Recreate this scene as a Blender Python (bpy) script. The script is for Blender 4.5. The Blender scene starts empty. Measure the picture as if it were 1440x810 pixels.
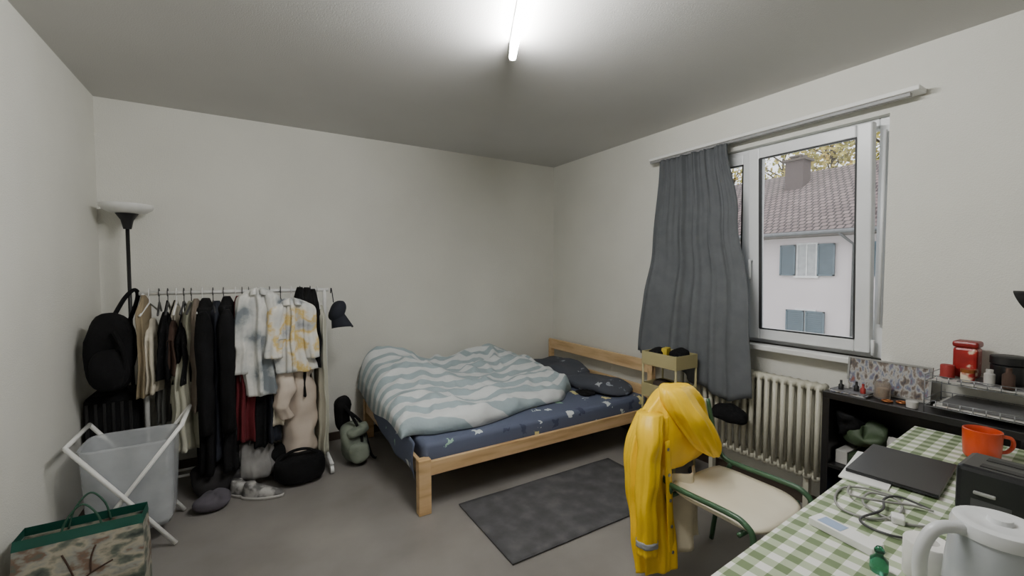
import bpy, bmesh, math, random
from math import sin, cos, pi, radians, sqrt
from mathutils import Vector, Matrix, noise
random.seed(7)
COL = bpy.context.scene.collection

# ---------------------------------------------------------------- materials
def lin(c):
    r = []
    for v in c[:3]:
        v = v/255.
        r.append(v/12.92 if v <= .04045 else ((v+.055)/1.055)**2.4)
    return (r[0], r[1], r[2], 1)

def newmat(name):
    m = bpy.data.materials.new(name); m.use_nodes = True
    nt = m.node_tree
    return m, nt, nt.nodes['Principled BSDF']

def M(name, col, rough=.6, metal=0, col2=None, nscale=6, ndetail=4, nfac=(.35, .65), bump=0, bscale=60, alpha=1, trans=0,
      emit=0, sheen=0, coat=0, spec=None):
    m, nt, b = newmat(name)
    b.inputs['Base Color'].default_value = lin(col)
    b.inputs['Roughness'].default_value = rough
    b.inputs['Metallic'].default_value = metal
    b.inputs['Alpha'].default_value = alpha
    b.inputs['Transmission Weight'].default_value = trans
    b.inputs['Sheen Weight'].default_value = sheen
    b.inputs['Coat Weight'].default_value = coat
    if spec is not None: b.inputs['Specular IOR Level'].default_value = spec
    tc = nt.nodes.new('ShaderNodeTexCoord')
    if col2 is None:
        col2 = tuple(max(0, v*.9) for v in col)
    n = nt.nodes.new('ShaderNodeTexNoise'); n.inputs['Scale'].default_value = nscale; n.inputs['Detail'].default_value = ndetail
    nt.links.new(tc.outputs['Object'], n.inputs['Vector'])
    r = nt.nodes.new('ShaderNodeValToRGB')
    r.color_ramp.elements[0].position = nfac[0]; r.color_ramp.elements[1].position = nfac[1]
    r.color_ramp.elements[0].color = lin(col2); r.color_ramp.elements[1].color = lin(col)
    nt.links.new(n.outputs['Fac'], r.inputs['Fac']); nt.links.new(r.outputs['Color'], b.inputs['Base Color'])
    if bump:
        n2 = nt.nodes.new('ShaderNodeTexNoise'); n2.inputs['Scale'].default_value = bscale; n2.inputs['Detail'].default_value = 3
        nt.links.new(tc.outputs['Object'], n2.inputs['Vector'])
        bp = nt.nodes.new('ShaderNodeBump'); bp.inputs['Strength'].default_value = bump; bp.inputs['Distance'].default_value = .01
        nt.links.new(n2.outputs['Fac'], bp.inputs['Height']); nt.links.new(bp.outputs['Normal'], b.inputs['Normal'])
    if emit:
        b.inputs['Emission Color'].default_value = lin(col); b.inputs['Emission Strength'].default_value = emit
    return m

def math_node(nt, op, a, b=None, c=None):
    n = nt.nodes.new('ShaderNodeMath'); n.operation = op
    for i, v in enumerate((a, b, c)):
        if v is None: continue
        if isinstance(v, (int, float)): n.inputs[i].default_value = v
        else: nt.links.new(v, n.inputs[i])
    return n.outputs[0]

def M_gingham(name, period=.062):
    m, nt, b = newmat(name); b.inputs['Roughness'].default_value = .55
    tc = nt.nodes.new('ShaderNodeTexCoord'); s = nt.nodes.new('ShaderNodeSeparateXYZ')
    nt.links.new(tc.outputs['Object'], s.inputs[0])
    ax = math_node(nt, 'GREATER_THAN', math_node(nt, 'FRACT', math_node(nt, 'MULTIPLY', s.outputs[0], 1/period)), .5)
    ay = math_node(nt, 'GREATER_THAN', math_node(nt, 'FRACT', math_node(nt, 'MULTIPLY', s.outputs[1], 1/period)), .5)
    sm = math_node(nt, 'MULTIPLY', math_node(nt, 'ADD', ax, ay), .5)
    r = nt.nodes.new('ShaderNodeValToRGB'); r.color_ramp.interpolation = 'CONSTANT'
    e = r.color_ramp.elements; e[0].position = 0; e[0].color = lin((228, 228, 222))
    e[1].position = .4; e[1].color = lin((168, 180, 150)); x = e.new(.8); x.color = lin((104, 122, 84))
    nt.links.new(sm, r.inputs['Fac']); nt.links.new(r.outputs['Color'], b.inputs['Base Color'])
    return m

def M_stripe(name, c1, c2, period, axis=1, warp=.12, wscale=2.0, duty=.5):
    m, nt, b = newmat(name); b.inputs['Roughness'].default_value = .85
    tc = nt.nodes.new('ShaderNodeTexCoord'); s = nt.nodes.new('ShaderNodeSeparateXYZ')
    nt.links.new(tc.outputs['UV'], s.inputs[0])
    n = nt.nodes.new('ShaderNodeTexNoise'); n.inputs['Scale'].default_value = wscale; n.inputs['Detail'].default_value = 1
    nt.links.new(tc.outputs['UV'], n.inputs['Vector'])
    v = math_node(nt, 'ADD', s.outputs[axis], math_node(nt, 'MULTIPLY', n.outputs['Fac'], warp))
    v = math_node(nt, 'ADD', v, math_node(nt, 'MULTIPLY', s.outputs[0], .18))
    f = math_node(nt, 'GREATER_THAN', math_node(nt, 'FRACT', math_node(nt, 'MULTIPLY', v, 1/period)), duty)
    mx = nt.nodes.new('ShaderNodeMix'); mx.data_type = 'RGBA'
    mx.inputs[6].default_value = lin(c1); mx.inputs[7].default_value = lin(c2)
    nt.links.new(f, mx.inputs[0]); nt.links.new(mx.outputs[2], b.inputs['Base Color'])
    n2 = nt.nodes.new('ShaderNodeTexNoise'); n2.inputs['Scale'].default_value = 14
    nt.links.new(tc.outputs['Object'], n2.inputs['Vector'])
    bp = nt.nodes.new('ShaderNodeBump'); bp.inputs['Strength'].default_value = .35; bp.inputs['Distance'].default_value = .03
    nt.links.new(n2.outputs['Fac'], bp.inputs['Height']); nt.links.new(bp.outputs['Normal'], b.inputs['Normal'])
    return m

def M_motif(name, base, scale=9, size=.22, cols=None, rough=.8):
    m, nt, b = newmat(name); b.inputs['Roughness'].default_value = rough
    tc = nt.nodes.new('ShaderNodeTexCoord')
    v = nt.nodes.new('ShaderNodeTexVoronoi'); v.inputs['Scale'].default_value = scale; v.distance = 'CHEBYCHEV'
    nz = nt.nodes.new('ShaderNodeTexNoise'); nz.inputs['Scale'].default_value = scale*2.5
    mv = nt.nodes.new('ShaderNodeMix'); mv.data_type = 'RGBA'; mv.blend_type = 'ADD'; mv.inputs[0].default_value = .09
    nt.links.new(tc.outputs['Object'], nz.inputs['Vector']); nt.links.new(tc.outputs['Object'], mv.inputs[6]); nt.links.new(nz.outputs['Color'], mv.inputs[7])
    nt.links.new(mv.outputs[2], v.inputs['Vector'])
    f = math_node(nt, 'LESS_THAN', v.outputs['Distance'], size)
    sp = nt.nodes.new('ShaderNodeSeparateColor'); nt.links.new(v.outputs['Color'], sp.inputs[0])
    r = nt.nodes.new('ShaderNodeValToRGB'); r.color_ramp.interpolation = 'CONSTANT'
    cols = cols or [(205, 215, 215), (150, 185, 165), (225, 215, 150), (60, 66, 90), (215, 220, 220)]
    e = r.color_ramp.elements; e[0].color = lin(cols[0]); e[1].position = .3; e[1].color = lin(cols[1])
    for p, c in zip((.5, .62, .8), cols[2:]):
        x = e.new(p); x.color = lin(c)
    nt.links.new(sp.outputs[0], r.inputs['Fac'])
    mx = nt.nodes.new('ShaderNodeMix'); mx.data_type = 'RGBA'; mx.inputs[6].default_value = lin(base)
    nt.links.new(f, mx.inputs[0]); nt.links.new(r.outputs['Color'], mx.inputs[7]); nt.links.new(mx.outputs[2], b.inputs['Base Color'])
    return m

def M_ramp(name, stops, scale=4, rough=.6, detail=3, bump=0, stretch=(1, 1, 1), constant=False):
    m, nt, b = newmat(name); b.inputs['Roughness'].default_value = rough
    tc = nt.nodes.new('ShaderNodeTexCoord'); mp = nt.nodes.new('ShaderNodeMapping'); mp.inputs['Scale'].default_value = stretch
    nt.links.new(tc.outputs['Object'], mp.inputs[0])
    n = nt.nodes.new('ShaderNodeTexNoise'); n.inputs['Scale'].default_value = scale; n.inputs['Detail'].default_value = detail
    nt.links.new(mp.outputs[0], n.inputs['Vector'])
    r = nt.nodes.new('ShaderNodeValToRGB')
    if constant: r.color_ramp.interpolation = 'CONSTANT'
    e = r.color_ramp.elements
    e[0].position = stops[0][0]; e[0].color = lin(stops[0][1]); e[1].position = stops[1][0]; e[1].color = lin(stops[1][1])
    for p, c in stops[2:]:
        x = e.new(p); x.color = lin(c)
    nt.links.new(n.outputs['Fac'], r.inputs['Fac']); nt.links.new(r.outputs['Color'], b.inputs['Base Color'])
    if bump:
        bp = nt.nodes.new('ShaderNodeBump'); bp.inputs['Strength'].default_value = bump; bp.inputs['Distance'].default_value = .01
        nt.links.new(n.outputs['Fac'], bp.inputs['Height']); nt.links.new(bp.outputs['Normal'], b.inputs['Normal'])
    return m

def M_brick(name, c1, c2, mortar, scale, bw, rh, msize=.03, bump=.6):
    m, nt, b = newmat(name); b.inputs['Roughness'].default_value = .8
    tc = nt.nodes.new('ShaderNodeTexCoord'); k = nt.nodes.new('ShaderNodeTexBrick')
    nt.links.new(tc.outputs['UV'], k.inputs['Vector'])
    k.inputs['Color1'].default_value = lin(c1); k.inputs['Color2'].default_value = lin(c2); k.inputs['Mortar'].default_value = lin(mortar)
    k.inputs['Scale'].default_value = scale; k.inputs['Brick Width'].default_value = bw; k.inputs['Row Height'].default_value = rh
    k.inputs['Mortar Size'].default_value = msize; k.inputs['Mortar Smooth'].default_value = .3
    nt.links.new(k.outputs['Color'], b.inputs['Base Color'])
    bp = nt.nodes.new('ShaderNodeBump'); bp.invert = True; bp.inputs['Strength'].default_value = bump; bp.inputs['Distance'].default_value = .05
    nt.links.new(k.outputs['Fac'], bp.inputs['Height']); nt.links.new(bp.outputs['Normal'], b.inputs['Normal'])
    return m

# ---------------------------------------------------------------- mesh helpers
def empty(name, loc=(0, 0, 0)):
    e = bpy.data.objects.new(name, None); COL.objects.link(e); e.location = loc; e.empty_display_size = .1
    return e

def mkobj(name, bm, mat, parent=None, smooth=False, mats=None):
    me = bpy.data.meshes.new(name)
    bmesh.ops.recalc_face_normals(bm, faces=bm.faces)
    if smooth:
        for f in bm.faces: f.smooth = True
    bm.to_mesh(me); bm.free()
    o = bpy.data.objects.new(name, me); COL.objects.link(o)
    for mm in (mats or [mat]): me.materials.append(mm)
    if parent: o.parent = parent
    return o

def bevel(o, w, seg=2):
    md = o.modifiers.new('b', 'BEVEL'); md.width = w; md.segments = seg; md.limit_method = 'ANGLE'; return o

def boxes(name, lst, mat, parent=None, bev=0, rot=None, pivot=None):
    bm = bmesh.new()
    for (x0, x1, y0, y1, z0, z1) in lst:
        vs = [bm.verts.new(p) for p in ((x0, y0, z0), (x1, y0, z0), (x1, y1, z0), (x0, y1, z0), (x0, y0, z1), (x1, y0, z1), (x1, y1, z1), (x0, y1, z1))]
        for q in ((0, 3, 2, 1), (4, 5, 6, 7), (0, 1, 5, 4), (1, 2, 6, 5), (2, 3, 7, 6), (3, 0, 4, 7)):
            bm.faces.new([vs[i] for i in q])
    if rot is not None:
        bmesh.ops.rotate(bm, verts=bm.verts, cent=pivot, matrix=rot)
    o = mkobj(name, bm, mat, parent)
    if bev: bevel(o, bev)
    return o

def box(name, x0, x1, y0, y1, z0, z1, mat, parent=None, bev=0, rot=None, pivot=None):
    if rot is not None and pivot is None: pivot = ((x0+x1)/2, (y0+y1)/2, (z0+z1)/2)
    return boxes(name, [(x0, x1, y0, y1, z0, z1)], mat, parent, bev, rot, pivot)

RZ = lambda d: Matrix.Rotation(radians(d), 3, 'Z')
RX = lambda d: Matrix.Rotation(radians(d), 3, 'X')
RY = lambda d: Matrix.Rotation(radians(d), 3, 'Y')

def tube_bm(bm, pts, r, seg=10, closed=False):
    pts = [Vector(p) for p in pts]; n = len(pts); rings = []
    up = None
    for i, p in enumerate(pts):
        a = pts[i-1] if (i > 0 or closed) else pts[i]; b = pts[(i+1) % n] if (i < n-1 or closed) else pts[i]
        t = (b-a)
        if t.length < 1e-9: t = Vector((0, 0, 1))
        t.normalize()
        if up is None:
            up = Vector((0, 0, 1)) if abs(t.z) < .9 else Vector((1, 0, 0))
        s = t.cross(up)
        if s.length < 1e-6: s = t.orthogonal()
        s.normalize(); u = s.cross(t).normalized(); up = u
        rr = r(i/(n-1)) if callable(r) else r
        rings.append([bm.verts.new(p+s*rr*cos(2*pi*j/seg)+u*rr*sin(2*pi*j/seg)) for j in range(seg)])
    m = n if closed else n-1
    for i in range(m):
        A, B = rings[i], rings[(i+1) % n]
        for j in range(seg): bm.faces.new((A[j], A[(j+1) % seg], B[(j+1) % seg], B[j]))
    if not closed:
        bm.faces.new(rings[0][::-1]); bm.faces.new(rings[-1])

def catmull(pts, k=6, closed=False):
    pts = [tuple(p) for p in pts]
    n = len(pts); out = []
    def g(i): return pts[i % n] if closed else pts[max(0, min(n-1, i))]
    for i in range(n if closed else n-1):
        p0, p1, p2, p3 = g(i-1), g(i), g(i+1), g(i+2)
        for j in range(k):
            t = j/k
            out.append([.5*((2*b)+(-a+c)*t+(2*a-5*b+4*c-d)*t*t+(-a+3*b-3*c+d)*t**3) for a, b, c, d in zip(p0, p1, p2, p3)])
    if not closed: out.append(list(pts[-1]))
    return out

def tube(name, pts, r, mat, parent=None, seg=10, smooth_path=0, closed=False):
    bm = bmesh.new()
    if smooth_path: pts = catmull(pts, smooth_path, closed)
    tube_bm(bm, pts, r, seg, closed)
    return mkobj(name, bm, mat, parent, True)

def tubes(name, paths, r, mat, parent=None, seg=8, smooth_path=0):
    bm = bmesh.new()
    for p in paths:
        tube_bm(bm, catmull(p, smooth_path) if smooth_path else p, r, seg)
    return mkobj(name, bm, mat, parent, True)

def lathe(name, prof, loc, mat, parent=None, seg=32, rot=None, scale=(1, 1)):
    bm = bmesh.new(); rings = []
    for r, z in prof:
        rings.append([bm.verts.new((r*cos(2*pi*j/seg)*scale[0], r*sin(2*pi*j/seg)*scale[1], z)) for j in range(seg)])
    for A, B in zip(rings, rings[1:]):
        for j in range(seg): bm.faces.new((A[j], A[(j+1) % seg], B[(j+1) % seg], B[j]))
    if prof[0][0] > 1e-4: bm.faces.new(rings[0][::-1])
    if prof[-1][0] > 1e-4: bm.faces.new(rings[-1])
    bmesh.ops.remove_doubles(bm, verts=bm.verts, dist=1e-5)
    if rot is not None: bmesh.ops.rotate(bm, verts=bm.verts, cent=(0, 0, 0), matrix=rot)
    bmesh.ops.translate(bm, verts=bm.verts, vec=loc)
    o = mkobj(name, bm, mat, parent, True)
    md = o.modifiers.new('e', 'EDGE_SPLIT'); md.split_angle = radians(50)
    return o

def surf(name, fn, nu, nv, mat, parent=None, thick=0, uvscale=(1, 1)):
    bm = bmesh.new(); uvl = bm.loops.layers.uv.new('UVMap')
    g = [[bm.verts.new(fn(i/nu, j/nv)) for j in range(nv+1)] for i in range(nu+1)]
    for i in range(nu):
        for j in range(nv):
            f = bm.faces.new((g[i][j], g[i+1][j], g[i+1][j+1], g[i][j+1])); f.smooth = True
            for l, (a, b) in zip(f.loops, ((i, j), (i+1, j), (i+1, j+1), (i, j+1))):
                l[uvl].uv = (a/nu*uvscale[0], b/nv*uvscale[1])
    o = mkobj(name, bm, mat, parent, True)
    if thick:
        md = o.modifiers.new('s', 'SOLIDIFY'); md.thickness = thick; md.offset = 0
    return o

def loft(name, levels, mat, parent=None, n=40, k=5, fold=(.1, 7, 0), nz=(0, 4), quilt=None, fold_top=.15, sq=1.0):
    """levels: (cx,cy,z,rx,ry,rotdeg) top to bottom"""
    L = catmull([tuple(l) for l in levels], k)
    bm = bmesh.new(); rings = []
    m = len(L)
    for i, (cx, cy, z, rx, ry, ro) in enumerate(L):
        p = i/(m-1); ring = []
        for j in range(n):
            a = 2*pi*j/n
            fa = fold[0]*(fold_top+(1-fold_top)*p)
            rr = 1+fa*sin(fold[1]*a+fold[2]+1.3*sin(p*3+a))+.4*fa*sin((fold[1]*2+1)*a+p*4)
            if quilt: rr *= 1-quilt[1]+quilt[1]*abs(sin(p*pi*quilt[0]))
            c, s = cos(a), sin(a)
            if sq != 1:
                c = math.copysign(abs(c)**sq, c); s = math.copysign(abs(s)**sq, s)
            x, y = max(rx, .001)*c*rr, max(ry, .001)*s*rr
            q = radians(ro)
            P = Vector((cx+x*cos(q)-y*sin(q), cy+x*sin(q)+y*cos(q), z))
            if nz[0]:
                d = noise.noise_vector(P*nz[1]+Vector((fold[2]*3.1, 0, 0)))*nz[0]
                P += Vector((d.x, d.y, d.z*.6))
            ring.append(bm.verts.new(P))
        rings.append(ring)
    for A, B in zip(rings, rings[1:]):
        for j in range(n): bm.faces.new((A[j], A[(j+1) % n], B[(j+1) % n], B[j]))
    bm.faces.new(rings[0][::-1]); bm.faces.new(rings[-1])
    return mkobj(name, bm, mat, parent, True)

def blob(name, c, s, mat, parent=None, nzamp=.02, nzs=8, e=.7, rot=None, seg=28):
    bm = bmesh.new()
    pw = lambda v, q: math.copysign(abs(v)**q, v)
    vr = []
    for i in range(seg//2+1):
        ph = -pi/2+pi*i/(seg//2); r = []
        for j in range(seg):
            a = 2*pi*j/seg
            P = Vector((s[0]*pw(cos(ph), e)*pw(cos(a), e), s[1]*pw(cos(ph), e)*pw(sin(a), e), s[2]*pw(sin(ph), e)))
            if rot is not None: P = rot @ P
            P = P+Vector(c); P += noise.noise_vector(P*nzs)*nzamp
            r.append(bm.verts.new(P))
        vr.append(r)
    for A, B in zip(vr, vr[1:]):
        for j in range(seg): bm.faces.new((A[j], A[(j+1) % seg], B[(j+1) % seg], B[j]))
    bmesh.ops.remove_doubles(bm, verts=bm.verts, dist=1e-4)
    return mkobj(name, bm, mat, parent, True)

# ---------------------------------------------------------------- palette
m_wall = M('wall_paint', (225, 224, 216), .85, col2=(220, 219, 211), nscale=2, bump=.3, bscale=170)
m_ceil = M('ceiling_paint', (202, 201, 198), .9, col2=(198, 197, 194), nscale=1.5, bump=.15, bscale=140)
m_floor = M_ramp('linoleum', [(.3, (119, 115, 111)), (.5, (131, 127, 123)), (.72, (143, 139, 134))], scale=2.2, rough=.42, detail=9)
m_white = M('white_paint', (232, 232, 229), .4, col2=(226, 226, 223))
m_pvc = M('white_pvc', (230, 232, 234), .3, col2=(224, 226, 228))
m_base = M('baseboard_brown', (78, 66, 56), .5)
m_pine = M_ramp('pine_wood', [(.3, (182, 146, 100)), (.5, (208, 174, 128)), (.75, (220, 188, 144))], scale=3, rough=.5, stretch=(1, 8, 8))
m_pine_y = M_ramp('pine_wood_y', [(.3, (184, 150, 106)), (.5, (212, 180, 134)), (.75, (224, 194, 150))], scale=3, rough=.5, stretch=(8, 1, 8))
m_black = M('black_matte', (20, 20, 22), .5)
m_blackcloth = M('black_cloth', (22, 22, 24), .95, bump=.3, bscale=90, col2=(13, 13, 14), spec=.2)
m_curtain = M('curtain_grey', (98, 101, 104), .95, col2=(92, 95, 98), nscale=12, bump=.1, bscale=300, spec=.15)
m_rad = M('radiator_enamel', (204, 201, 184), .4, col2=(196, 193, 176))

# ---------------------------------------------------------------- room
XL, XR, YB, YF, H = -.88, 3.05, 4.05, -1.2, 2.70
box('floor', XL-.2, XR+.3, YF-.2, YB+.2, -.15, 0, m_floor)
box('ceiling', XL-.2, XR+.3, YF-.2, YB+.2, H, H+.15, m_ceil)
box('wall_back', XL-.2, XR+.3, YB, YB+.2, 0, H, m_wall)
box('wall_left', XL-.2, XL, YF, YB, 0, H, m_wall)
box('wall_front', XL-.2, XR+.3, YF-.2, YF, 0, H, m_wall)
WY0, WY1, WZ0, WZ1 = .97, 2.50, 1.0, 2.38
boxes('wall_right', [(XR, XR+.3, YF, WY0, 0, H), (XR, XR+.3, WY1, YB, 0, H), (XR, XR+.3, WY0, WY1, 0, WZ0), (XR, XR+.3, WY0, WY1, WZ1, H)], m_wall)
box('baseboard_right', XR-.015, XR, YF, YB, 0, .07, m_base)
box('baseboard_back', XL, XR-.015, YB-.015, YB, 0, .07, m_base)
box('baseboard_left', XL, XL+.015, YF, YB-.015, 0, .07, m_base)

# window
win = empty('window_1')
fx0, fx1 = XR+.05, XR+.12
boxes('outer_frame', [(fx0, fx1, WY0, WY0+.06, WZ0, WZ1), (fx0, fx1, WY1-.06, WY1, WZ0, WZ1),
                      (fx0, fx1, WY0+.06, WY1-.06, WZ0, WZ0+.06), (fx0, fx1, WY0+.06, WY1-.06, WZ1-.06, WZ1),
                      (fx0, fx1, 1.705, 1.755, WZ0+.06, WZ1-.06)], m_pvc, win, .006)
m_glass = M('window_glass', (255, 255, 255), .0, alpha=.06, spec=.5)
m_gasket = M('rubber_gasket', (40, 42, 44), .6)
def sash(name, y0, y1, z0, z1, x0, tilt):
    w = .075; d = .06
    piv = (x0, (y0+y1)/2, z0); R = RY(-tilt)
    boxes(name, [(x0, x0+d, y0, y0+w, z0, z1), (x0, x0+d, y1-w, y1, z0, z1), (x0, x0+d, y0+w, y1-w, z0, z0+w), (x0, x0+d, y0+w, y1-w, z1-w, z1)], m_pvc, win, .008, R, piv)
    g = w-.004; e = .005
    boxes(name+'_gasket', [(x0-.001, x0+.01, y0+g, y0+w+e, z0+w, z1-w), (x0-.001, x0+.01, y1-w-e*3, y1-g, z0+w, z1-w), (x0-.001, x0+.01, y0+w, y1-w, z0+g, z0+w+e), (x0-.001, x0+.01, y0+w, y1-w, z1-w-e, z1-g)], m_gasket, win, 0, R, piv)
    box(name+'_glass', x0+.025, x0+.031, y0+w, y1-w, z0+w, z1-w, m_glass, win, 0, R, piv)
sash('sash_tilted', 1.025, 1.725, 1.03, 2.345, XR-.005, 2.6)
sash('sash_closed', 1.735, 2.47, 1.03, 2.345, XR+.02, 0)
tube('handle', [(XR-.015, 1.70, 1.58), (XR-.055, 1.70, 1.58), (XR-.06, 1.70, 1.56), (XR-.055, 1.70, 1.45)], .009, m_pvc, win, smooth_path=4)
tubes('hinge', [[(XR+.01, 1.015, 1.02), (XR+.01, 1.015, 1.11)], [(XR+.02, .995, 1.2), (XR+.02, .995, 2.3)]], .009, m_pvc, win)
boxes('window_sill', [(XR-.09, XR+.05, .93, 2.56, .965, 1.0)], m_white, win, .006)
boxes('exterior_sill', [(XR+.12, XR+.36, .97, 2.5, .97, 1.0)], m_white, win)

# curtain rail + curtain
cr = empty('curtain_rail')
box('rail_board', 2.94, XR, .82, 2.56, 2.435, 2.46, m_white, cr, .004)
box('rail_track', 2.955, 2.985, .86, 2.56, 2.418, 2.435, M('track_grey', (150, 150, 150), .4), cr)
def lerp(a, b, t): return a+(b-a)*t
def pl(t, pts):
    for (a, x), (b, y) in zip(pts, pts[1:]):
        if t <= b:
            s = (t-a)/(b-a); s = s*s*(3-2*s); return lerp(x, y, s)
    return pts[-1][1]
def curtain_fn(u, v):
    yl = pl(v, [(0, 2.47), (.5, 2.50), (1, 2.58)]); yr = pl(v, [(0, 1.85), (.3, 1.74), (.7, 1.60), (1, 1.56)])
    y = lerp(yl, yr, u)
    zb = pl(u, [(0, .82), (.35, .76), (.6, .66), (.8, .60), (1, .66)])
    z = lerp(2.42, zb, v)
    x = lerp(2.955, 2.83, pl(v, [(0, 0), (.45, .35), (.7, .9), (1, 1)]))
    ph = 2*pi*(5.2*u+.22*sin(9*u+1)+.10*sin(17*u))
    amp = (.020+.010*v)*(.7+.3*sin(13*u+2))
    s = sin(ph); s = math.copysign(abs(s)**.75, s)
    x += amp*s
    x += (1-v)**3*.010*sin(2*pi*17*u)
    x += .008*noise.noise(Vector((u*4, v*2.5, 1)))
    y += .010*cos(ph)
    return (x, y, z)
surf('window_curtain', curtain_fn, 170, 40, m_curtain, thick=.003)

# radiator
rad = empty('radiator')
bm = bmesh.new()
ny = 20
for i in range(ny):
    y = 1.215+i*.05
    for xx in (2.90, 2.975):
        tube_bm(bm, [(xx, y, .25), (xx, y, .80)], .0155, 8)
    for z in (.25, .80):
        tube_bm(bm, [(2.888, y, z), (2.988, y, z)], .021, 8)
for z in (.25, .80): tube_bm(bm, [(2.938, 1.19, z), (2.938, 1.215+(ny-1)*.05+.025, z)], .024, 10)
mkobj('columns', bm, m_rad, rad, True)
tubes('pipes', [[(2.938, 1.22, .25), (2.938, 1.16, .25), (2.96, 1.15, .2), (2.96, 1.15, 0)]], .011, m_rad, rad, smooth_path=4)
boxes('feet', [(2.91, 2.95, 1.26, 1.29, 0, .24), (2.91, 2.95, 1.9, 1.93, 0, .24)], m_rad, rad)

# ---------------------------------------------------------------- ceiling light
cl = empty('ceiling_tube_light')
d = Vector((-.435, -.90, 0)).normalized(); A = Vector((1.2, 1.955, 0)); ang = math.degrees(math.atan2(d.y, d.x))
C = A+d*.6
box('batten', C.x-.61, C.x+.61, C.y-.015, C.y+.015, H-.02, H, m_white, cl, .004, RZ(ang))
bpos = []
for s in (-.6, .6): bpos.append((C.x+s-.010, C.x+s+.010, C.y-.016, C.y+.016, H-.10, H-.02))
boxes('lamp_holders', bpos, m_white, cl, .003, RZ(ang), (C.x, C.y, H))
m_tube, nt, b = newmat('tube_glow')
b.inputs['Base Color'].default_value = (1, 1, 1, 1); b.inputs['Emission Color'].default_value = (1, .99, .965, 1); b.inputs['Emission Strength'].default_value = 240
tube('fluorescent_tube', [C-d*.59+Vector((0, 0, H-.082)), C+d*.59+Vector((0, 0, H-.082))], .018, m_tube, cl, 16)

# ---------------------------------------------------------------- bed
bed = empty('bed')
PX0, PX1, PY0, PY1 = .87, 2.98, 2.49, 3.98
boxes('side_rails', [(PX0+.02, PX1-.03, PY0+.005, PY0+.03, .235, .325), (PX0+.02, PX1-.03, PY1-.03, PY1-.005, .235, .325)], m_pine, bed, .004)
boxes('foot_rail', [(PX0+.005, PX0+.03, PY0+.03, PY1-.03, .235, .325)], m_pine_y, bed, .004)
boxes('foot_posts', [(PX0-.01, PX0+.07, PY0-.005, PY0+.055, 0, .345), (PX0-.01, PX0+.07, PY1-.055, PY1+.005, 0, .345)], m_pine, bed, .005)
boxes('head_posts', [(PX1-.05, PX1, PY0, PY0+.05, 0, .72), (PX1-.05, PX1, PY1-.05, PY1, 0, .72)], m_pine, bed, .005)
boxes('headboard', [(PX1-.045, PX1-.02, PY0, PY1, .62, .73), (PX1-.045, PX1-.02, PY0+.05, PY1-.05, .40, .50)], m_pine_y, bed, .005)
boxes('slats', [(PX0+.1+i*.13, PX0+.17+i*.13, PY0+.03, PY1-.03, .235, .255) for i in range(15)], m_pine_y, bed)
mid = boxes('centre_leg', [(1.9, 1.95, 3.2, 3.25, 0, .235)], m_pine, bed)
m_sheet = M_motif('patterned_sheet', (84, 92, 114), 7.5, .20)
mt = box('mattress', PX0+.035, PX1-.06, PY0+.035, PY1-.035, .257, .43, m_sheet, bed); bevel(mt, .035, 4)
for f in mt.data.polygons: f.use_smooth = True
def sheet_fn(u, v):
    x = PX0+.02-.015*sin(pi*v) - .01; y = lerp(2.57, 3.6, u)
    return (x-.018+.010*sin(u*14), y, lerp(.43, .20+.07*u+.02*sin(u*9), v))
surf('sheet_overhang', sheet_fn, 30, 8, m_sheet, bed, .004)
m_duvet = M_stripe('striped_duvet_cover', (220, 224, 225), (166, 182, 188), .14, axis=1, warp=.16, wscale=1.1, duty=.5)
def duvet_fn(u, v):
    x = lerp(.84, 2.46, u); x += .05*sin(v*5)*u + .03*noise.noise(Vector((v*3, 2, u)))*u
    yn = pl(u, [(0, 2.70), (.12, 2.60), (.45, 2.66), (.8, 2.80), (1, 2.96)]) + .03*sin(u*14)
    y = lerp(yn, 3.99, v)
    back = pl(u, [(0, .20), (.15, .27), (.42, .12), (.7, .16), (.85, .19), (1, .08)])
    hgt = .08+back*(v**1.1)+.05*noise.noise(Vector((x*2.4, y*2.4, 3)))
    w = noise.noise(Vector((x*2.4+y*1.4, y*3.4-x*1.2, 9)))
    w2 = noise.noise(Vector((x*5-y*3, y*5+x*2, 4)))
    hgt += .055*max(0, 1-abs(w)*3.0)*(.4+.6*v) + .018*max(0, 1-abs(w2)*3.5) + .008*noise.noise(Vector((x*12, y*12, 5)))
    hgt = max(hgt, .035)
    eu = min(1, u/.06)*1.0; e2 = min(1, (1-u)/.05); ev = min(1, v/.05); ev2 = min(1, (1-v)/.06+.5)
    e = lambda t: sqrt(max(0, 1-(1-t)**2))
    z = .437+hgt*e(e2)*e(ev)*ev2
    if u < .06:
        z = lerp(.42+.03*sin(v*8), z, e(eu)); x -= .02*(1-eu)
    return (x, y, z)
surf('duvet', duvet_fn, 130, 110, m_duvet, bed, .012, (1.5, 1.3))
m_pil = M_motif('pillow_print', (66, 70, 80), 9, .16, [(150, 156, 166), (66, 70, 80), (170, 175, 180), (66, 70, 80), (110, 118, 130)])
blob('pillow', (2.70, 3.50, .50), (.21, .40, .075), m_pil, bed, .045, 5, .62, RZ(-6))
blob('pillow_second', (2.71, 2.96, .475), (.20, .35, .05), m_pil, bed, .045, 6, .62, RZ(8))
blob('dark_cloth', (2.50, 2.84, .447), (.08, .09, .012), m_blackcloth, bed, .025, 14, .8)

# ---------------------------------------------------------------- rug
m_rug = M_ramp('rug_grey', [(.3, (62, 62, 64)), (.5, (74, 74, 76)), (.7, (90, 90, 91))], scale=9, rough=1, detail=14, bump=.6)
def rug_fn(u, v): return (lerp(1.12, 2.42, u), lerp(1.82, 2.48, v), .009+.002*sin(u*17)*sin(v*9))
surf('floor_rug', rug_fn, 30, 20, m_rug, None, .008)

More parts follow.
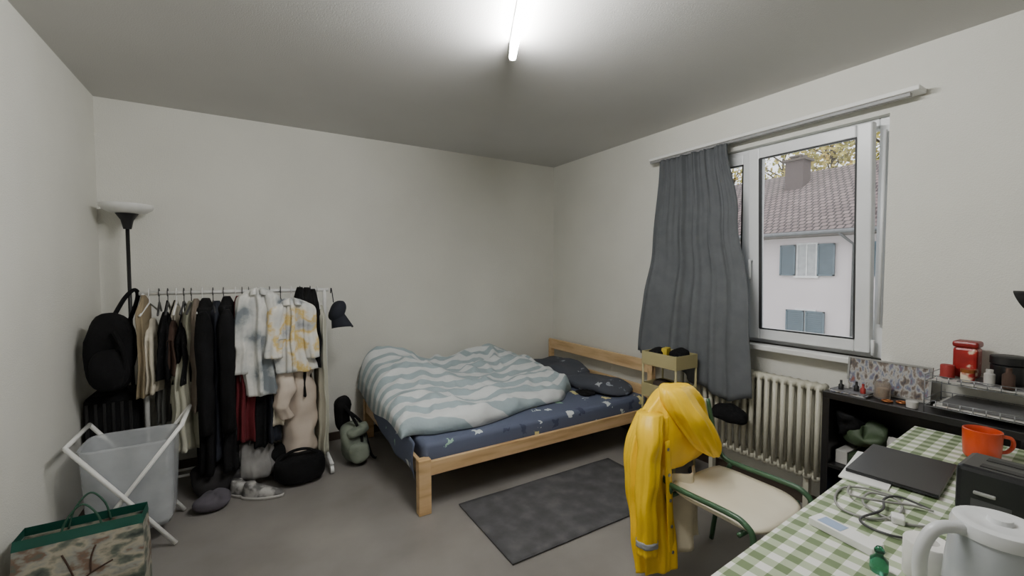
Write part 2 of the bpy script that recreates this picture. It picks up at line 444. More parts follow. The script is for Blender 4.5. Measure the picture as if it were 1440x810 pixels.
# ---------------------------------------------------------------- trolley beside bed
tr = empty('storage_trolley')
m_tr = M('trolley_beige', (172, 162, 118), .45, col2=(166, 156, 112))
def tray(name, x0, x1, y0, y1, z0, z1, mat, parent, t=.006):
    boxes(name, [(x0, x1, y0, y1, z0, z0+t), (x0, x0+t, y0, y1, z0+t, z1), (x1-t, x1, y0, y1, z0+t, z1), (x0+t, x1-t, y0, y0+t, z0+t, z1), (x0+t, x1-t, y1-t, y1, z0+t, z1)], mat, parent, .002)
QX0, QX1, QY0, QY1 = 2.545, 2.785, 1.95, 2.26
for i, (a, b_) in enumerate(((.80, .90), (.56, .66), (.14, .24))): tray('tray_%d' % (i+1), QX0, QX1, QY0, QY1, a, b_, m_tr, tr)
tubes('frame', [[(x, y, .06), (x, y, .90)] for x in (QX0+.008, QX1-.008) for y in (QY0+.008, QY1-.008)], .008, m_tr, tr)
for x in (QX0+.02, QX1-.02):
    for y in (QY0+.02, QY1-.02): lathe('castor', [(.0, -.012), (.027, -.012), (.027, .012), (0, .012)], (x, y, .030), m_black, tr, 16, RX(90))
blob('trolley_black_pouch', (2.62, 2.18, .89), (.06, .06, .035), m_blackcloth, tr, .02, 12)
blob('trolley_black_items', (2.71, 2.05, .89), (.055, .075, .035), m_blackcloth, tr, .02, 12)
box('trolley_yellow_box', 2.61, 2.70, 2.105, 2.145, .83, .93, M('yellow_card', (215, 190, 60), .5), tr, .003, RZ(20))
lathe('trolley_jar', [(0, 0), (.03, 0), (.03, .08), (0, .08)], (2.63, 2.08, .57), M('jar_green', (70, 90, 70), .3), tr)
blob('trolley_cloth', (2.68, 2.16, .62), (.07, .08, .05), M('dark_brown_cloth', (60, 50, 42), .9), tr, .02, 12)

blob('black_cloth_bag', (2.79, 1.70, .53), (.04, .12, .06), m_blackcloth, None, .02, 12, .8)

# ---------------------------------------------------------------- clothes rack
rk = empty('clothes_rack')
RY0 = 3.60; ZB = 1.36
m_rack = M('rack_white', (232, 232, 230), .35)
tubes('bar', [[(-.60, RY0, ZB), (.53, RY0, ZB)]], .013, m_rack, rk)
tubes('posts', [[(-.58, RY0, .07), (-.58, RY0, ZB)], [(.50, RY0, .07), (.50, RY0, ZB)]], .014, m_rack, rk)
tubes('feet', [[(x, RY0-.23, .075), (x, RY0+.23, .075)] for x in (-.58, .50)], .014, m_rack, rk)
tubes('lower_bars', [[(-.58, RY0+.05, .10), (.50, RY0+.05, .10)], [(-.58, RY0+.16, .10), (.50, RY0+.16, .10)]], .009, m_rack, rk)
for x in (-.58, .50):
    for y in (RY0-.22, RY0+.22): lathe('castor', [(0, -.012), (.03, -.012), (.03, .012), (0, .012)], (x, y, .032), m_rack, rk, 16, RY(90))
cl_ = rk
m_hang = M('hanger_wire', (50, 50, 52), .4)
def hanger(x, yaw=0, mat=m_hang, w=.19):
    q = radians(yaw); dx, dy = -sin(q), cos(q)
    P = [(x, RY0-.018, ZB-.02), (x, RY0-.02, ZB+.01), (x, RY0, ZB+.03), (x, RY0+.018, ZB+.01), (x, RY0, ZB-.03), (x, RY0, ZB-.06)]
    tube('hanger_hook', P, .003, mat, cl_, 6, 4)
    T = [(x+dx*w, RY0+dy*w, ZB-.13), (x, RY0, ZB-.06), (x-dx*w, RY0-dy*w, ZB-.13)]
    tubes('hanger_arms', [T], .006, mat, cl_, 6)
def garment(name, x, w, dpt, zt, zb, mat, yaw=0, cy=RY0-.02, fold=.12, k=6, ph=0, flare=1.15, sleeves=None, quilt=None, nz=.012, n=44):
    lv = [(x, cy, zt+.02, w*.35, dpt*.22, yaw), (x, cy, zt-.03, w*.7, dpt*.55, yaw), (x, cy, zt-.09, w*.95, dpt*.93, yaw),
          (x, cy, lerp(zt, zb, .35), w, dpt*.92, yaw), (x, cy, lerp(zt, zb, .7), w*lerp(1, flare, .6), dpt*.95, yaw+2), (x, cy, zb, w*flare, dpt, yaw)]
    loft(name, lv, mat, cl_, n, 6, (fold, k, ph), (nz, 7), quilt)
    if sleeves:
        q = radians(yaw)
        for s in sleeves:
            sx = x-sin(q)*s*dpt*.9; sy = cy+cos(q)*s*dpt*.9
            zs = lerp(zt, zb, .75)
            loft(name+'_sleeve', [(sx, sy, zt-.06, .02, .03, 0), (sx, sy+s*.02, zt-.16, w*.8, .055, 0), (sx, sy+s*.03, lerp(zt, zs, .6), w*.7, .055, 5), (sx, sy+s*.03, zs, w*.6, .045, 0)],
                 mat, cl_, 20, 5, (.12, 4, ph), (.012, 8))
def shirt(name, x, cy, w, zt, zb, mat, yaw, ph, slv):
    """shirt turned towards the room: shoulders, collar, hanging sleeves"""
    q = radians(yaw); c, s_ = cos(q), sin(q)
    lv = [(x, cy, zt+.006, w*.30, .025, yaw), (x, cy, zt-.004, w*.5, .04, yaw), (x, cy, zt-.03, w*.85, .05, yaw), (x, cy, zt-.08, w*1.0, .055, yaw),
          (x, cy, lerp(zt, zb, .4), w*.97, .055, yaw), (x, cy, lerp(zt, zb, .75), w*1.04, .06, yaw), (x+.01, cy, zb, w*1.12, .065, yaw)]
    loft(name, lv, mat, cl_, 88, 7, (.15, 8, ph), (.016, 8), None, .35)
    for sg in (-1, 1):
        surf(name+'_collar', lambda u, v: (x+sg*c*(w*.10+w*.42*u), cy-.052-.012*sin(pi*u)-.01*v, zt+.012-.03*u-.05*v*(1-.5*u)), 6, 5, mat, cl_, .004)
    surf(name+'_placket', lambda u, v: (x-.012+.024*u+.006*sin(v*9), cy-.066-.012*v, lerp(zt-.04, zb+.01, v)), 2, 20, mat, cl_, .003)
    for sg, L in slv:
        sx, sy = x+sg*c*w*.92, cy+sg*s_*w*.92-.015
        loft(name+'_sleeve', [(sx-sg*.04, sy, zt-.03, .03, .03, yaw), (sx-sg*.01, sy-.01, zt-.08, .05, .045, yaw), (sx+sg*.012, sy-.02, zt-.10-L*.5, .045, .04, yaw), (sx+sg*.015, sy-.03, zt-.10-L, .05, .04, yaw)], mat, cl_, 40, 7, (.12, 5, ph), (.018, 9), None, .4)
m_cream = M('cream_cloth', (212, 204, 186), .9, bump=.2)
m_beige = M_ramp('sage_beige', [(.35, (158, 158, 140)), (.6, (198, 196, 180))], 5, .9, stretch=(1, 1, .4))
m_grey = M('grey_cloth', (110, 110, 108), .9)
m_red = M('dark_red_cloth', (96, 18, 28), .9)
m_navy = M('navy_cloth', (26, 30, 42), .9)
m_puff = M('cream_puffer', (206, 192, 178), .5, col2=(198, 184, 170))
m_white_sat = M_ramp('marble_shirt', [(.36, (118, 126, 132)), (.44, (190, 193, 192)), (.54, (220, 219, 214)), (.68, (168, 172, 172))], 5.0, .45, detail=6)
m_print = M_ramp('printed_shirt', [(.36, (108, 114, 124)), (.44, (200, 202, 200)), (.52, (222, 218, 208)), (.57, (208, 180, 104)), (.62, (186, 188, 190)), (.70, (120, 124, 130))], 5, .45, detail=6)
m_brown = M('brown_cloth', (70, 50, 40), .9)
m_khaki = M('khaki_cloth', (140, 126, 100), .9)
m_taupe = M('taupe_cloth', (120, 108, 96), .9)
for i, x in enumerate((-.55, -.50, -.455, -.41, -.37, -.33, -.27, -.21, -.15, -.08, -.04, .0, .06, .13, .2, .27, .33, .40, .45)): hanger(x, (i*37) % 13-6, m_hang if i % 3 else m_white)
garment('khaki_jacket', -.575, .028, .17, 1.33, .72, m_khaki, fold=.15, ph=1)
garment('cream_top', -.535, .035, .15, 1.18, .74, m_cream, fold=.2, ph=2)
garment('grey_skirt', -.50, .035, .12, 1.1, .50, m_grey, fold=.2, ph=2.5, cy=RY0+.08)
garment('black_top', -.47, .04, .16, 1.22, .82, m_blackcloth, fold=.25, ph=.4)
garment('brown_top', -.43, .03, .15, 1.16, .84, m_brown, fold=.25, ph=1.4)
garment('cream_cardigan', -.43, .035, .12, 1.28, .62, m_cream, fold=.18, ph=3.4, cy=RY0+.10)
garment('black_camisole', -.375, .045, .17, 1.14, .78, m_blackcloth, fold=.3, ph=3)
tubes('camisole_straps', [[(-.47, RY0-.1, 1.2), (-.46, RY0, ZB-.05)], [(-.45, RY0-.12, 1.16), (-.42, RY0, ZB-.05)], [(-.39, RY0-.12, 1.12), (-.375, RY0, ZB-.06)], [(-.36, RY0-.05, 1.12), (-.37, RY0, ZB-.06)]], .004, m_blackcloth, cl_, 6)
garment('sage_trousers', -.325, .055, .16, 1.28, .34, m_beige, fold=.15, ph=1, cy=RY0+.02)
garment('striped_scarf', -.385, .045, .10, .95, .34, m_beige, fold=.2, ph=2, cy=RY0-.1)
garment('taupe_shirt', -.30, .035, .18, 1.30, .60, m_taupe, fold=.15, ph=4, cy=RY0-.03)
garment('black_long_coat', -.25, .06, .21, 1.30, .17, m_blackcloth, fold=.12, ph=2, sleeves=(-1, 1))
garment('navy_dress', -.19, .055, .2, 1.28, .26, m_navy, fold=.14, ph=5)
garment('black_coat', -.13, .058, .22, 1.31, .17, m_blackcloth, fold=.1, ph=.2, sleeves=(-1,))
garment('dark_red_dress', -.06, .045, .215, 1.31, .36, m_red, fold=.14, ph=2.2)
garment('maroon_top', -.01, .045, .19, 1.15, .34, m_red, fold=.14, ph=1.2)
shirt('marble_satin_shirt', .055, RY0-.20, .095, 1.385, .66, m_white_sat, -6, .6, ((-1, .46), (1, .25)))
garment('black_trousers', .05, .055, .18, 1.28, .28, m_blackcloth, fold=.14, ph=.6)
garment('navy_trousers', .12, .05, .18, 1.28, .30, m_navy, fold=.14, ph=4.6)
shirt('printed_satin_shirt', .255, RY0-.22, .115, 1.31, .80, m_print, 8, 2.6, ((-1, .3), (1, .32)))
garment('white_blouse', .16, .05, .19, 1.2, .42, m_cream, fold=.14, ph=.6)
garment('puffer_jacket', .30, .115, .14, .90, .17, m_puff, yaw=6, cy=RY0-.08, fold=.05, k=3, ph=1, flare=.95, quilt=(8, .09), nz=.03, n=52)
loft('puffer_sleeve', [(.22, RY0-.19, .86, .04, .05, 0), (.20, RY0-.21, .72, .06, .06, 0), (.19, RY0-.22, .58, .055, .055, 0), (.20, RY0-.21, .46, .04, .045, 0)], m_puff, cl_, 28, 10, (.08, 5, 0), (.03, 9), (5, .06))
garment('black_blazer', .37, .05, .2, 1.36, .95, m_blackcloth, fold=.14, ph=.6)
garment('black_skirt', .33, .05, .18, 1.36, .6, m_blackcloth, fold=.14, ph=3.6)
garment('black_vest', .415, .04, .2, 1.35, .80, m_blackcloth, fold=.14, ph=1.6)
garment('sage_shirt', .46, .035, .17, 1.22, .14, m_beige, fold=.12, ph=4, flare=1.1)
# cap on the end of the rack
cap = empty('baseball_cap')
blob('crown', (.585, RY0-.03, 1.19), (.055, .085, .085), m_navy, cap, .012, 12, .85, RY(20))
surf('brim', lambda u, v: (.585+.06*cos(pi*u-.3)*(.8+.5*v)+.03*v, RY0-.06-.06*sin(pi*u)*(.5+v), 1.16-.10*v+.02*sin(pi*u)), 16, 6, m_navy, cap, .004)
tube('cap_strap', [(.56, RY0-.03, 1.26), (.555, RY0, 1.34), (.55, RY0+.01, 1.37), (.548, RY0+.02, 1.33)], .004, m_navy, cap, 6, 4)
# hanging backpack, left end
bp_ = empty('black_backpack')
blob('body', (-.725, 3.50, 1.02), (.115, .13, .24), m_blackcloth, bp_, .03, 6, .75)
blob('pocket', (-.71, 3.37, .92), (.09, .05, .12), m_blackcloth, bp_, .015, 9, .75)
tubes('straps', [[(-.70, 3.5, 1.24), (-.66, 3.56, 1.34), (-.62, 3.60, 1.385), (-.615, 3.63, 1.32), (-.68, 3.6, 1.1)], [(-.68, 3.36, 1.15), (-.63, 3.33, 1.0), (-.66, 3.38, .82)]], .012, m_blackcloth, bp_, 8, 5)

# under the rack
sb = empty('shoulder_bag')
blob('body', (.29, 3.36, .115), (.16, .10, .10), m_blackcloth, sb, .02, 8, .6)
tube('strap', [(.14, 3.34, .16), (.22, 3.30, .25), (.34, 3.30, .25), (.42, 3.34, .16)], .01, m_blackcloth, sb, 8, 5)
sn = empty('sneaker_pair')
m_sho = M_ramp('sneaker_white', [(.4, (96, 95, 94)), (.55, (170, 168, 165))], 16, .6)
m_sole = M('rubber_sole', (200, 198, 194), .6)
for i, (x, y, r_) in enumerate(((-.03, 3.34, 58), (.05, 3.26, 66))):
    q = radians(r_); ux, uy = sin(q), -cos(q)
    loft('shoe_%d' % (i+1), [(x-ux*.075, y-uy*.075, .105, .028, .032, r_), (x-ux*.07, y-uy*.07, .085, .034, .045, r_), (x-ux*.03, y-uy*.03, .06, .040, .09, r_), (x, y, .035, .044, .128, r_), (x, y, .02, .045, .133, r_)], m_sho, sn, 24, 4, (.02, 3, 0))
    loft('sole_%d' % (i+1), [(x, y, .022, .047, .136, r_), (x, y, .002, .046, .134, r_)], m_sole, sn, 24, 2, (0, 3, 0))
m_tote = M('grey_tote', (148, 146, 144), .7, col2=(110, 108, 108), nscale=5)
loft('tote_bag', [(.02, 3.48, .31, .09, .02, 4), (.02, 3.48, .28, .10, .035, 4), (.02, 3.47, .18, .115, .06, 4), (.02, 3.47, .09, .11, .065, 4), (.02, 3.47, .06, .09, .05, 4)], m_tote, rk, 56, 6, (.10, 7, 1), (.02, 9), None, .5)
tube('tote_handle', [(-.02, 3.455, .30), (.0, 3.44, .36), (.04, 3.44, .36), (.06, 3.455, .30)], .006, m_tote, rk, 8, 5)
blob('dark_clothes_heap', (-.20, 3.50, .10), (.14, .10, .09), M('charcoal_cloth', (44, 42, 44), .95), rk, .04, 9, .7)
blob('dark_bag_floor', (.16, 3.52, .13), (.10, .08, .11), m_blackcloth, rk, .03, 9, .65)
blob('grey_cloth_heap', (-.22, 3.27, .05), (.09, .07, .04), M('grey_lilac_cloth', (88, 84, 92), .95), None, .04, 13, .8)
st = empty('black_suitcase')
box('shell', -.862, -.625, 3.5, 3.80, .05, .74, m_blackcloth, st, .03)
boxes('wheels', [(-.86, -.82, 3.52, 3.56, 0, .05), (-.67, -.63, 3.52, 3.56, 0, .05), (-.86, -.82, 3.74, 3.78, 0, .05), (-.67, -.63, 3.74, 3.78, 0, .05)], m_black, st, .01)
boxes('suitcase_ribs', [(-.85+i*.04, -.835+i*.04, 3.493, 3.501, .09, .70) for i in range(6)], m_black, st, .002)
tubes('suitcase_handle', [[(-.80, 3.65, .74), (-.80, 3.65, .77), (-.69, 3.65, .77), (-.69, 3.65, .74)]], .01, m_black, st)
gb = empty('green_backpack')
m_gb = M('sage_nylon', (128, 136, 122), .7, col2=(84, 92, 84), nscale=7)
blob('body', (.68, 3.50, .165), (.10, .11, .155), m_gb, gb, .025, 7, .7, RY(-10))
blob('pocket', (.70, 3.39, .11), (.075, .04, .075), m_gb, gb, .015, 10, .65, RY(-10))
blob('flap', (.70, 3.43, .275), (.085, .08, .035), m_gb, gb, .015, 10, .65, RY(-15))
blob('top', (.62, 3.62, .36), (.06, .08, .14), m_blackcloth, gb, .02, 9, .75)
tubes('straps', [[(.62, 3.5, .45), (.66, 3.42, .38), (.72, 3.4, .22), (.70, 3.36, .05)], [(.63, 3.52, .42), (.74, 3.48, .3), (.80, 3.46, .06), (.84, 3.44, .015)]], .011, m_blackcloth, gb, 8, 5)

# ---------------------------------------------------------------- floor lamp
fl = empty('floor_lamp')
LX, LY = -.695, 3.88
lathe('base', [(0, 0), (.12, 0), (.12, .012), (.10, .022), (.02, .03), (0, .03)], (LX, LY, 0), m_black, fl)
tube('pole', [(LX, LY, .02), (LX, LY, 1.83)], .011, m_black, fl)
lathe('cone', [(0, 0), (.022, 0), (.034, .06), (.062, .105), (.05, .105), (0, .08)], (LX, LY, 1.79), m_black, fl)
lathe('shade', [(.045, 0), (.10, .010), (.135, .032), (.146, .056), (.143, .064), (.13, .055), (.09, .025), (.03, .012), (0, .012)], (LX, LY, 1.892), M('opal_plastic', (240, 240, 237), .35), fl)

# ---------------------------------------------------------------- laundry basket
lb = empty('laundry_basket')
m_bin = M('clear_plastic', (222, 226, 230), .25, alpha=.42, spec=.6)
bx0, bx1, by0, by1 = -.77, -.37, 2.97, 3.27
bm = bmesh.new(); rings = []
for z, s in ((.10, .86), (.13, .9), (.35, .96), (.565, 1.0), (.58, 1.03)):
    cx, cy = (bx0+bx1)/2, (by0+by1)/2; rx, ry = (bx1-bx0)/2*s, (by1-by0)/2*s; ring = []
    for j in range(40):
        a = 2*pi*j/40; c, q = cos(a), sin(a)
        ring.append(bm.verts.new((cx+rx*math.copysign(abs(c)**.35, c), cy+ry*math.copysign(abs(q)**.35, q), z)))
    rings.append(ring)
for A_, B_ in zip(rings, rings[1:]):
    for j in range(40): bm.faces.new((A_[j], A_[(j+1) % 40], B_[(j+1) % 40], B_[j]))
bm.faces.new(rings[0][::-1])
o = mkobj('bin', bm, m_bin, lb, True); md = o.modifiers.new('s', 'SOLIDIFY'); md.thickness = .003
for nm, y in (('front', 2.93), ('rear', 3.32)):
    tubes('legs_'+nm, [[(-.37, y, .012), (-.57, y, .31), (-.79, y, .63)], [(-.80, y+.012, .012), (-.57, y+.012, .33), (-.33, y+.012, .66)]], .011, m_white, lb, 10)
tubes('cross_bars', [[(-.79, 2.93, .63), (-.79, 3.32, .63)], [(-.33, 2.94, .66), (-.33, 3.33, .66)]], .011, m_white, lb, 10)
blob('laundry', (-.60, 3.12, .17), (.13, .10, .06), M('laundry_grey', (140, 144, 150), .9), lb, .02, 8)

# ---------------------------------------------------------------- paper bag
pb = empty('shopping_bag')
m_bag = M_ramp('landscape_print', [(.32, (50, 60, 56)), (.42, (100, 106, 96)), (.5, (168, 160, 142)), (.57, (140, 142, 134)), (.63, (116, 92, 76)), (.72, (80, 98, 90))], 9, .55, detail=12, stretch=(1, 1, 1.8))
m_teal = M('teal_paper', (22, 84, 70), .5)
bm = bmesh.new()
X0, X1, Y0, Y1 = -.84, -.425, 2.46, 2.62
def ringp(x0, x1, y0, y1, z, t=0): return [bm.verts.new(p) for p in ((x0, y0, z-t), (x1, y0, z), (x1, y1, z), (x0, y1, z-t))]
rg = [ringp(X0, X1, Y0, Y1, .002), ringp(X0, X1, Y0, Y1, .2), ringp(X0+.004, X1-.004, Y0+.022, Y1-.012, .375)]
for a_, b_ in zip(rg, rg[1:]):
    for j in range(4): bm.faces.new((a_[j], a_[(j+1) % 4], b_[(j+1) % 4], b_[j]))
bm.faces.new(rg[0][::-1])
o = mkobj('printed_body', bm, m_bag, pb)
bm = bmesh.new()
rg = [ringp(X0+.003, X1-.003, Y0+.021, Y1-.011, .375), ringp(X0+.006, X1-.006, Y0+.028, Y1-.016, .415)]
for j in range(4): bm.faces.new((rg[0][j], rg[0][(j+1) % 4], rg[1][(j+1) % 4], rg[1][j]))
mkobj('teal_rim', bm, m_teal, pb)
m_cord = M('handle_cord', (40, 80, 62), .7)
for y in (Y0+.026, Y1-.018):
    tube('handle', [(-.70, y, .37), (-.68, y+.01, .45), (-.63, y+.02, .505), (-.58, y+.01, .45), (-.56, y, .37)], .004, m_cord, pb, 8, 6)
tube('print_wheel', [(-.50+.035*cos(a*pi/8), Y0-.002, .06+.035*sin(a*pi/8)) for a in range(16)], .006, m_black, pb, 6, 0, True)
yy_ = Y0+.003
tubes('print_tree', [[(-.66, yy_-.004, .05), (-.655, yy_-.004, .14), (-.645, yy_+.000, .22)], [(-.655, yy_-.004, .14), (-.72, yy_-.002, .20), (-.78, yy_+.004, .24)], [(-.65, yy_-.003, .18), (-.60, yy_-.002, .22), (-.53, yy_+.004, .25)],
                     [(-.648, yy_-.001, .20), (-.67, yy_+.006, .27), (-.69, yy_+.012, .32)], [(-.60, yy_-.002, .22), (-.60, yy_+.006, .28), (-.585, yy_+.012, .33)]], .0035, m_brown, pb, 6, 3)

# ---------------------------------------------------------------- table
tb = empty('dining_table', (0, 0, 0))
TZ = .77
piv = Vector((.94, .60, 0))
m_ging = M_gingham('gingham_cloth')
TL, TW = 1.74, .80
tw = box('table_top', 0, TL, -TW, 0, TZ-.035, TZ-.006, m_white, tb); tw.location = piv; tw.rotation_euler = (0, 0, radians(3.5))
bm = bmesh.new()
e = .012; hh = .16
P = [(-e, -TW-e), (TL+e, -TW-e), (TL+e, e), (-e, e)]
top = [bm.verts.new((a, b, TZ)) for a, b in P]; bm.faces.new(top)
N = 24
def edge(a, b, ia, ib, drop):
    dirv = (Vector(b)-Vector(a)); nrm = Vector((dirv.y, -dirv.x)).normalized()
    tops = [top[ia]]+[bm.verts.new((lerp(a[0], b[0], i/N), lerp(a[1], b[1], i/N), TZ)) for i in range(1, N)]+[top[ib]]
    bots = [bm.verts.new((lerp(a[0], b[0], i/N)+nrm.x*(.006+.006*sin(i*1.3)), lerp(a[1], b[1], i/N)+nrm.y*(.006+.006*sin(i*1.3)), TZ-drop+.01*sin(i*.8))) for i in range(N+1)]
    for i in range(N): bm.faces.new((tops[i], tops[i+1], bots[i+1], bots[i]))
edge(P[0], P[1], 0, 1, hh); edge(P[2], P[3], 2, 3, .05); edge(P[3], P[0], 3, 0, .12)
o = mkobj('tablecloth', bm, m_ging, tb); o.location = piv; o.rotation_euler = (0, 0, radians(3.5))
lg = boxes('legs', [(.05, .09, -.09, -.05, 0, TZ-.035), (TL-.1, TL-.06, -.09, -.05, 0, TZ-.035), (.05, .09, -TW+.05, -TW+.09, 0, TZ-.035), (TL-.1, TL-.06, -TW+.05, -TW+.09, 0, TZ-.035)], m_black, tb)
lg.location = piv; lg.rotation_euler = (0, 0, radians(3.5))

# orange mug
mug = empty('orange_mug')
m_or = M('orange_ceramic', (206, 72, 26), .35, col2=(192, 60, 20), coat=.3)
lathe('cup', [(0, 0), (.046, 0), (.052, .01), (.055, .06), (.056, .112), (.052, .114), (.049, .105), (.047, .02), (0, .014)], (2.45, .455, TZ+.001), m_or, mug)
tube('mug_handle', [(2.49, .42, TZ+.09), (2.515, .39, TZ+.085), (2.52, .385, TZ+.055), (2.505, .40, TZ+.03), (2.485, .425, TZ+.028)], .007, m_or, mug, 8, 5)
# closed laptop on notebook
lt = empty('laptop')
Rl = RZ(6)
pv = (2.04, .575, 0)
box('lid', 1.86, 2.22, .455, .70, TZ+.013, TZ+.018, M('laptop_black', (24, 25, 27), .35), lt, .002, Rl, pv)
box('base', 1.86, 2.22, .455, .70, TZ+.006, TZ+.0125, M('laptop_base', (40, 41, 44), .35), lt, .002, Rl, pv)
box('paper_notebook', 1.80, 2.12, .57, .705, TZ+.0005, TZ+.0055, m_white, lt, 0, RZ(10), (1.95, .6, 0))
box('paper_sheet', 2.28, 2.50, .20, .35, TZ+.001, TZ+.003, m_white, None, 0, RZ(12), (2.4, .28, 0))
# cables
m_cab = M('grey_cable', (150, 150, 146), .5); m_cab2 = M('dark_cable', (70, 70, 72), .5)
cb = empty('charging_cable')
def cab(name, pts, mat): tube(name, [(x, y, TZ+z) for x, y, z in pts], .0035, mat, cb, 8, 8)
cab('grey_loops', [(1.775, .50, .006), (1.75, .58, .01), (1.70, .63, .006), (1.60, .615, .006), (1.54, .57, .006), (1.56, .50, .006), (1.66, .47, .008), (1.74, .50, .012), (1.71, .56, .016), (1.62, .545, .012), (1.60, .46, .006), (1.66, .39, .006), (1.72, .37, .006)], m_cab)
cab('dark_loops', [(1.77, .43, .006), (1.76, .50, .016), (1.70, .52, .018), (1.62, .50, .016), (1.52, .52, .006), (1.50, .45, .006), (1.56, .38, .006), (1.64, .33, .006)], m_cab2)
cab('thin_loop', [(1.72, .62, .012), (1.64, .59, .018), (1.66, .53, .02), (1.74, .46, .012), (1.76, .42, .008)], m_cab)
box('plug', 1.59, 1.63, .445, .475, TZ+.001, TZ+.022, m_white, cb, .004, RZ(20))
# white box
wb = empty('thermometer_box')
box('carton', 1.365, 1.42, .43, .59, TZ+.001, TZ+.022, m_white, wb, .002, RZ(-8))
box('label', 1.372, 1.412, .51, .57, TZ+.0222, TZ+.0228, M('label_blue', (150, 170, 200), .5), wb, 0, RZ(-8), (1.3925, .51, 0))
# green glass bottle
gbt = empty('green_glass_bottle')
m_gg = M('green_glass', (70, 160, 124), .08, trans=.85)
lathe('bottle', [(0, 0), (.017, 0), (.019, .01), (.018, .032), (.008, .042), (.008, .048), (.0, .048)], (1.305, .405, TZ+.001), m_gg, gbt)
lathe('stopper', [(0, 0), (.010, 0), (.011, .006), (.006, .014), (0, .016)], (1.305, .405, TZ+.049), m_gg, gbt)
# paper roll
pr = empty('toilet_paper_roll')
lathe('paper', [(.02, 0), (.044, 0), (.046, .004), (.046, .086), (.044, .09), (.02, .09), (.02, 0)], (1.375, .335, TZ+.001), M('tissue', (232, 230, 226), .95), pr)
# kettle
kt = empty('electric_kettle')
m_ket = M('kettle_plastic', (226, 228, 230), .3, alpha=1)
m_ket2 = M('kettle_smoked', (190, 195, 200), .2, alpha=.92)
KX, KY = 1.295, .21
lathe('base', [(0, 0), (.082, 0), (.085, .008), (.082, .022), (0, .022)], (KX, KY, TZ+.001), m_ket, kt)
lathe('body', [(0, 0), (.078, 0), (.082, .02), (.079, .1), (.071, .175), (.069, .18), (0, .18)], (KX, KY, TZ+.024), m_ket2, kt)
lathe('collar', [(.071, 0), (.073, 0), (.073, .012), (.069, .024), (.055, .028), (.05, .026), (0, .028)], (KX, KY, TZ+.2), m_ket, kt)
lathe('lid_knob', [(0, 0), (.02, 0), (.018, .010), (0, .012)], (KX, KY, TZ+.226), m_ket, kt)
dl = Vector((-.80, .60, 0))
def K(r, z): return (KX+dl.x*r, KY+dl.y*r, TZ+z)
tube('kettle_handle', [K(.06, .205), K(.09, .213), (K(.125, .203)), K(.146, .16), K(.146, .10), K(.13, .05), K(.08, .035)], .0125, m_ket, kt, 12, 6)
loft('spout', [(KX+.062, KY-.047, TZ+.225, .02, .014, -37), (KX+.066, KY-.05, TZ+.2, .022, .016, -37), (KX+.06, KY-.045, TZ+.16, .012, .01, -37)], m_ket, kt, 20, 3, (0, 3, 0))
# black box / toaster
bk = empty('black_toaster')
box('housing', 1.79, 1.96, .06, .385, TZ+.008, TZ+.165, M('black_plastic', (22, 23, 26), .3), bk, .014)
boxes('slots', [(1.82, 1.85, .10, .34, TZ+.1645, TZ+.1665), (1.89, 1.92, .10, .34, TZ+.1645, TZ+.1665)], m_black, bk)
boxes('feet', [(1.80, 1.82, .08, .1, TZ, TZ+.01), (1.80, 1.82, .34, .36, TZ, TZ+.01), (1.92, 1.94, .08, .1, TZ, TZ+.01), (1.92, 1.94, .34, .36, TZ, TZ+.01)], m_black, bk)
box('lever', 1.782, 1.792, .30, .345, TZ+.09, TZ+.10, m_cab, bk, .003)
box('badge', 1.7885, 1.7895, .27, .35, TZ+.05, TZ+.075, m_cab2, bk, 0)

# ---------------------------------------------------------------- black shelf unit
sh = empty('shelf_unit')
SX0, SX1, SY0, SY1, SZ = 2.745, 3.03, -.35, 1.13, .83
m_bs = M('black_laminate', (24, 23, 24), .4)
boxes('carcass', [(SX0, SX1, SY0, SY1, SZ-.035, SZ), (SX0, SX1, SY0, SY1, .0, .035), (SX0, SX1, SY1-.035, SY1, .035, SZ-.035), (SX0, SX1, SY0, SY0+.035, .035, SZ-.035),
                  (SX0, SX1, SY0+.035, SY1-.035, .41, .43), (SX0, SX1, .38, .40, .035, .41), (SX0, SX1, .38, .40, .43, SZ-.035), (SX1-.01, SX1, SY0+.035, SY1-.035, .035, SZ-.035)], m_bs, sh, .002)
ob = sh
m_cols = [M('book_white', (200, 198, 194), .6), M('book_red', (150, 40, 36), .6), M('book_blue', (60, 90, 130), .6), M('book_grey', (110, 110, 112), .6), M('clutter_green', (60, 76, 52), .6)]
y = 1.08; i = 0
while y > .45:
    w = random.uniform(.018, .04); h_ = random.uniform(.06, .14)
    box('stack_%d' % i, 2.78+random.uniform(0, .03), 2.98, y-w*2.2, y, .431, .431+h_, random.choice(m_cols), ob, .002); y -= w*2.4; i += 1
blob('clutter_bag', (2.87, .95, .60), (.08, .09, .06), m_cols[4], ob, .05, 14)
blob('clutter_dark', (2.85, 1.03, .66), (.06, .05, .06), m_blackcloth, ob, .05, 14)
blob('clutter_bag_white', (2.86, .76, .60), (.07, .08, .05), m_cols[0], ob, .05, 16)
y = 1.08
while y > .45:
    w = random.uniform(.02, .045); h_ = random.uniform(.2, .3)
    box('low_book_%d' % i, 2.80, 2.98, y-w, y, .036, .036+h_, random.choice(m_cols), ob, .002); y -= w*1.05; i += 1

